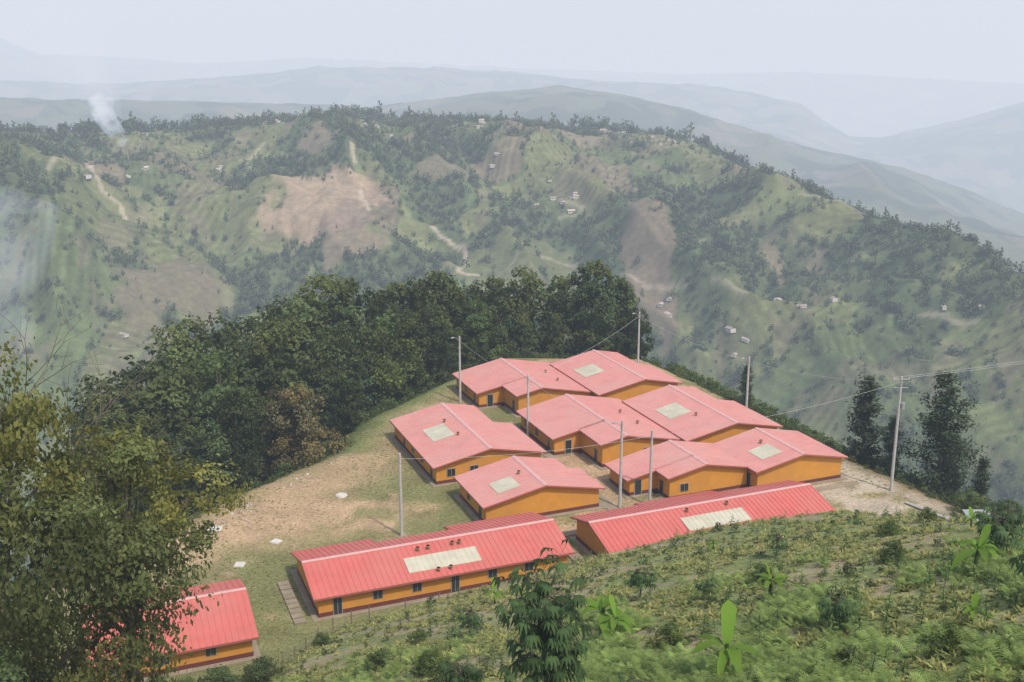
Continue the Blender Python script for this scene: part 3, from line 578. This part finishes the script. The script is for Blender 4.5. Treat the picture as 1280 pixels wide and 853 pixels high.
for (a0,a1,b0,b1) in ((40.6,42,12,50),(31,76,8.8,10.0)): obox(a0,a1,b0,b1,-.5,.085+.004*(a0%3))
link(bpy.data.objects.new('pavement',bag.mesh('pavement',[M['conc']])))
# small shed and a fallen beam on the right-hand edge
bag=Bag(); x0,y0=57.5,125; g=gz(x0,y0)
bag.add([(-1.6,-1.2,-1),(1.6,-1.2,-1),(1.6,1.2,-1),(-1.6,1.2,-1),(-1.6,-1.2,1.7),(1.6,-1.2,1.7),(1.6,1.2,2.1),(-1.6,1.2,2.1)],[(0,1,5,4),(1,2,6,5),(2,3,7,6),(3,0,4,7)],0)
bag.add([(-2,-1.6,1.66),(2,-1.6,1.66),(2,1.6,2.2),(-2,1.6,2.2),(-2,-1.6,1.72),(2,-1.6,1.72),(2,1.6,2.26),(-2,1.6,2.26)],[(0,3,2,1),(4,5,6,7),(0,1,5,4),(1,2,6,5),(2,3,7,6),(3,0,4,7)],1)
bag.add([(-.5,-1.24,-.2),(.5,-1.24,-.2),(.5,-1.24,1.5),(-.5,-1.24,1.5)],[(0,1,2,3)],2)
o=link(bpy.data.objects.new('small_shed',bag.mesh('shed',[M['wood'],M['metal'],M['glass']]))); o.location=(x0,y0,g-.3); o.scale=(.8,.8,.8)
bag=Bag(); V,Q=tube([(50.8,131.5,gz(50.8,131.5)+.2),(54.5,126,gz(54.5,126)+.25)],[.2,.2],4); bag.add(V,Q,0); link(bpy.data.objects.new('concrete_beam',bag.mesh('beam',[M['pole']])))
# ------------------------------------------------------------------ feature plants
def banana(seed,hh):
    rng=rs(seed); bag=Bag(); V,Q=tube([(0,0,-.3),(0,0,hh*.3),(.05,0,hh*.5)],[.14,.11,.06],8); bag.add(V,Q,1,.9)
    for k_ in range(7):
        a=k_*2.4+rng.uniform(-.3,.3); el=1.35 if k_==0 else rng.uniform(.45,1.1); l=hh*(.66 if k_==0 else rng.uniform(.42,.6)); dr=np.array([math.cos(a),math.sin(a),0]); sd=np.array([-dr[1],dr[0],0]); n_=9; V=[];st=np.array([0,0,hh*.42])
        droop=.12 if k_==0 else rng.uniform(.5,1.0)
        for j in range(n_):
            t=j/(n_-1); p=st+dr*l*t*math.cos(el)*(1+.3*t)+np.array([0,0,l*(t*math.sin(el)-droop*t*t)]); ww=l*(.16 if k_==0 else .14)*math.sin(math.pi*min(1,.04+.96*max(0,(t-.12)/.88)))**.6 if t>.12 else .02
            up=np.array([0,0,.25*ww]); V+=[p-sd*ww*(1+.25*rng.uniform(-1,1))+up*(1+.9*rng.uniform(-1,1)),p,p+sd*ww*(1+.25*rng.uniform(-1,1))+up*(1+.9*rng.uniform(-1,1))]
        Q=[]
        for j in range(n_-1):
            i0=j*3; Q+=[(i0,i0+1,i0+4,i0+3),(i0+1,i0+2,i0+5,i0+4)]
        bag.add(V,Q,0,1.2 if k_==0 else rng.uniform(.5,.95))
    return bag.mesh('banana',[M['banana'],M['shrub']],True)
ban=[banana(700+k_,2.9) for k_ in range(4)]
for j,(x,y,s) in enumerate([(5.2,57,1.35),(9.0,41,1.2),(14.8,57,.95),(25.0,54,1.1),(26.5,57,.9),(-1.5,86,.8),(34,75,.7),(18,90,.55),(20,43,.5),(5.9,56,.9)]): place('banana_plant',ban[j%4],x,y,s,j*1.7)
def palmate(seed,hh,nl,R_,ls=1.0,low=-.62):
    rng=rs(seed); bag=Bag(); tpz=[]
    V,Q=tube([(0,0,-.3),(.1,0,hh*.5),(0,.05,hh*.8)],[.09,.07,.05],7); bag.add(V,Q,1)
    for b in range(6):
        a=b*1.3; e=np.array([math.cos(a)*R_*.35,math.sin(a)*R_*.35,hh*rng.uniform(.7,.98)]); V,Q=tube([(0,0,hh*(.4+.05*b)),e*.6+np.array([0,0,hh*.28]),e],[.05,.035,.02],5); bag.add(V,Q,1); tpz.append(e)
    for k_ in range(nl):
        e=tpz[rng.randint(6)]; a=rng.uniform(0,6.28); zf=rng.uniform(low,.1)*hh*.6; l=rng.uniform(.2,.75)*R_*(1 if zf>-1 else .8); c=e+np.array([math.cos(a)*l,math.sin(a)*l,zf+.15*l]); V,Q=tube([e+np.array([0,0,zf*.8]),c],[.015,.01],3); bag.add(V,Q,1)
        tn=rng.uniform(.5,1.7)
        for j in range(7):
            b=a+(j-3)*.55; d=np.array([math.cos(b),math.sin(b),0]); s_=np.array([-d[1],d[0],0]); L_=rng.uniform(.4,.62)*ls; w_=.075*ls
            V=[c-s_*.01,c+s_*.01,c+d*L_*.5-s_*w_+np.array([0,0,-.1]),c+d*L_*.5+s_*w_+np.array([0,0,-.1]),c+d*L_*.8-s_*.01+np.array([0,0,-L_*.75]),c+d*L_*.8+s_*.01+np.array([0,0,-L_*.75])]
            bag.add(V,[(0,1,3,2),(2,3,5,4)],0,tn)
    return bag.mesh('palmate',[M['cass'],M['bark']])
P1=palmate(800,7.9,230,1.85,1.0,-1.0); place('cassava_plant',P1,1.3,41,1.0,0); P2=palmate(801,3.0,60,1.3); P3=palmate(802,2.6,40,1.1,.8)
for j,(x,y,s) in enumerate([(9,70,.8),(23.5,44,1.2),(29,60,1.0),(12,62,.6),(-3,72,.7),(20.5,78,.8),(32,66,.9),(5,38,.7),(-2.5,48,.8),(21.5,39,1.1),(15.5,47,.7),(27,49,.9)]): place('cassava_plant',[P2,P3][j%2],x,y,s,j)
for j,(x,y,s) in enumerate([(8.0,50,.4),(16,64,.45),(-5,60,.5),(-3,50,.7),(20,34,.4),(13,38,.35),(17,38,.4),(25,66,.45),(30,80,.4),(-1.5,45,.45),(-7,75,.35),(-9,66,.5),(36,88,.4),(-6,47,.7),(11,36,.3)]): place('bush',[B1m,B2m][j%2],x,y,s,j*1.1)
# bare tree on far left
rng=rs(44); bag=Bag()
def br(p,d,l,r,dep):
    e=p+d*l; V,Q=tube([p,(p+e)/2+rng.normal(size=3)*l*.05,e],[r,r*.8,r*.55],5); bag.add(V,Q,0)
    if dep:
        for k_ in range(3): dd=d+rng.normal(size=3)*.45; dd/=np.linalg.norm(dd); br(e if k_ else p+d*l*.7,dd,l*rng.uniform(.6,.8),r*.55,dep-1)
br(np.array([0,0,-.5]),np.array([.05,0,1.]),9,.25,5); o=link(bpy.data.objects.new('bare_tree',bag.mesh('bare',[M['bark']]))); o.location=(-34,62,gz(-34,62)); o.scale=(1.15,1.15,1.42)
# ------------------------------------------------------------------ distant houses
def dh(seed):
    rng=rs(seed); bag=Bag(); l,w,hh=rng.uniform(4,7),rng.uniform(3,4),2.8
    bag.add([(-l,-w,-2),(l,-w,-2),(l,w,-2),(-l,w,-2),(-l,-w,hh),(l,-w,hh),(l,w,hh),(-l,w,hh)],[(0,1,5,4),(1,2,6,5),(2,3,7,6),(3,0,4,7)],0)
    bag.add([(-l-.5,-w-.6,hh-.1),(l+.5,-w-.6,hh-.1),(l+.5,0,hh+1.4),(-l-.5,0,hh+1.4),(-l-.5,w+.6,hh-.1),(l+.5,w+.6,hh-.1)],[(0,1,2,3),(3,2,5,4)],1)
    bag.add([(-l,-w,hh),(-l,w,hh),(-l,0,hh+1.3),(-l,0,hh+1.3)],[(0,1,2,3)],0)
    for q in (-l*.5,l*.4): bag.add([(q-.5,-w-.05,0),(q+.5,-w-.05,0),(q+.5,-w-.05,2),(q-.5,-w-.05,2)],[(0,1,2,3)],2)
    return bag.mesh('dh',[M['hw'],M['hr'],M['glass']])
dhm=[dh(900+k_) for k_ in range(5)]; rng=rs(50); pts=[]
for (px,py,nn,sp) in [(785,165,12,20),(760,167,6,14),(610,160,7,22),(570,162,3,12),(330,156,7,22),(450,152,4,20),(820,172,4,12),(180,168,3,14),(675,256,5,12),(722,246,4,8),(835,388,3,8),(955,384,4,12),(905,425,1,6),(1050,375,1,6),(290,205,2,8),(115,234,1,6),(165,217,2,6),(610,210,2,6),(160,425,1,5),(1200,402,2,8),(500,240,2,8)]:
    x,y,z=survey(px,py)
    for _ in range(nn): pts.append((x+rng.normal()*sp,y+rng.normal()*sp*.8))
pts=np.array(pts); scatter('distant_houses',np.stack([pts[:,0],pts[:,1],height(pts[:,0],pts[:,1])],1),rng.uniform(.35,.62,len(pts)),dhm,9)
# ------------------------------------------------------------------ smoke
def plume(base,top,r0,r1_,dens,seed,ns=.06):
    rng=rs(seed); b=np.array(base);t=np.array(top); P=[];Rr=[]
    for j in range(9):
        q=j/8; P.append(b*(1-q)+t*q+np.array([math.sin(q*5+seed)*r0*.6,0,0])); Rr.append(r0+(r1_-r0)*q)
    Rr[0]*=.4; P.append(P[-1]+np.array([0,0,r1_*.5])); Rr.append(r1_*.1)
    V,Q=tube(P,Rr,10)
    me=mesh_np('smoke',V,Q,[voluming('smoke_glow',dens,(.76,.79,.85),True,ns)])  # plume glows to imitate daylight scattered by smoke
    import bmesh
    bm=bmesh.new(); bm.from_mesh(me); bmesh.ops.holes_fill(bm,edges=bm.edges,sides=0); bmesh.ops.recalc_face_normals(bm,faces=bm.faces); bm.to_mesh(me); bm.free()
    link(bpy.data.objects.new('smoke',me))
x,y,z=survey(148,184); plume((x,y,z),(x-12,y+5,z+40),6,12,.13,1,.08); plume((x-9,y+5,z+22),(x-42,y+20,z+120),13,36,.014,2,.04)
x,y,z=survey(30,450); plume((x,y,z),(x-14,y+8,z+90),14,32,.013,3,.03)
# ------------------------------------------------------------------ light, sky, camera
w=bpy.data.worlds.new('World'); bpy.context.scene.world=w; w.use_nodes=True; n=w.node_tree; sk=n.nodes.new('ShaderNodeTexSky'); sk.sky_type='NISHITA'; sk.sun_disc=False
EL,AZ=math.radians(56),math.radians(140); sk.sun_elevation=EL; sk.sun_rotation=AZ; sk.dust_density=3
n.links.new(sk.outputs[0],n.nodes['Background'].inputs[0]); n.nodes['Background'].inputs[1].default_value=.15
sd=bpy.data.lights.new('sun','SUN'); sd.energy=3.0; sd.angle=math.radians(2.5); sd.color=(1,.95,.87); so=link(bpy.data.objects.new('sun',sd))
dv=Vector((math.sin(AZ)*math.cos(EL),math.cos(AZ)*math.cos(EL),math.sin(EL))); so.rotation_euler=dv.to_track_quat('Z','Y').to_euler()
cd=bpy.data.cameras.new('camera'); cd.lens=36*F/1280; cd.clip_end=40000; cd.clip_start=.5; c=link(bpy.data.objects.new('camera',cd)); c.location=(0,0,H); c.rotation_euler=(math.radians(75),0,0)
bpy.context.scene.camera=c; bpy.context.scene.view_settings.view_transform='Standard'
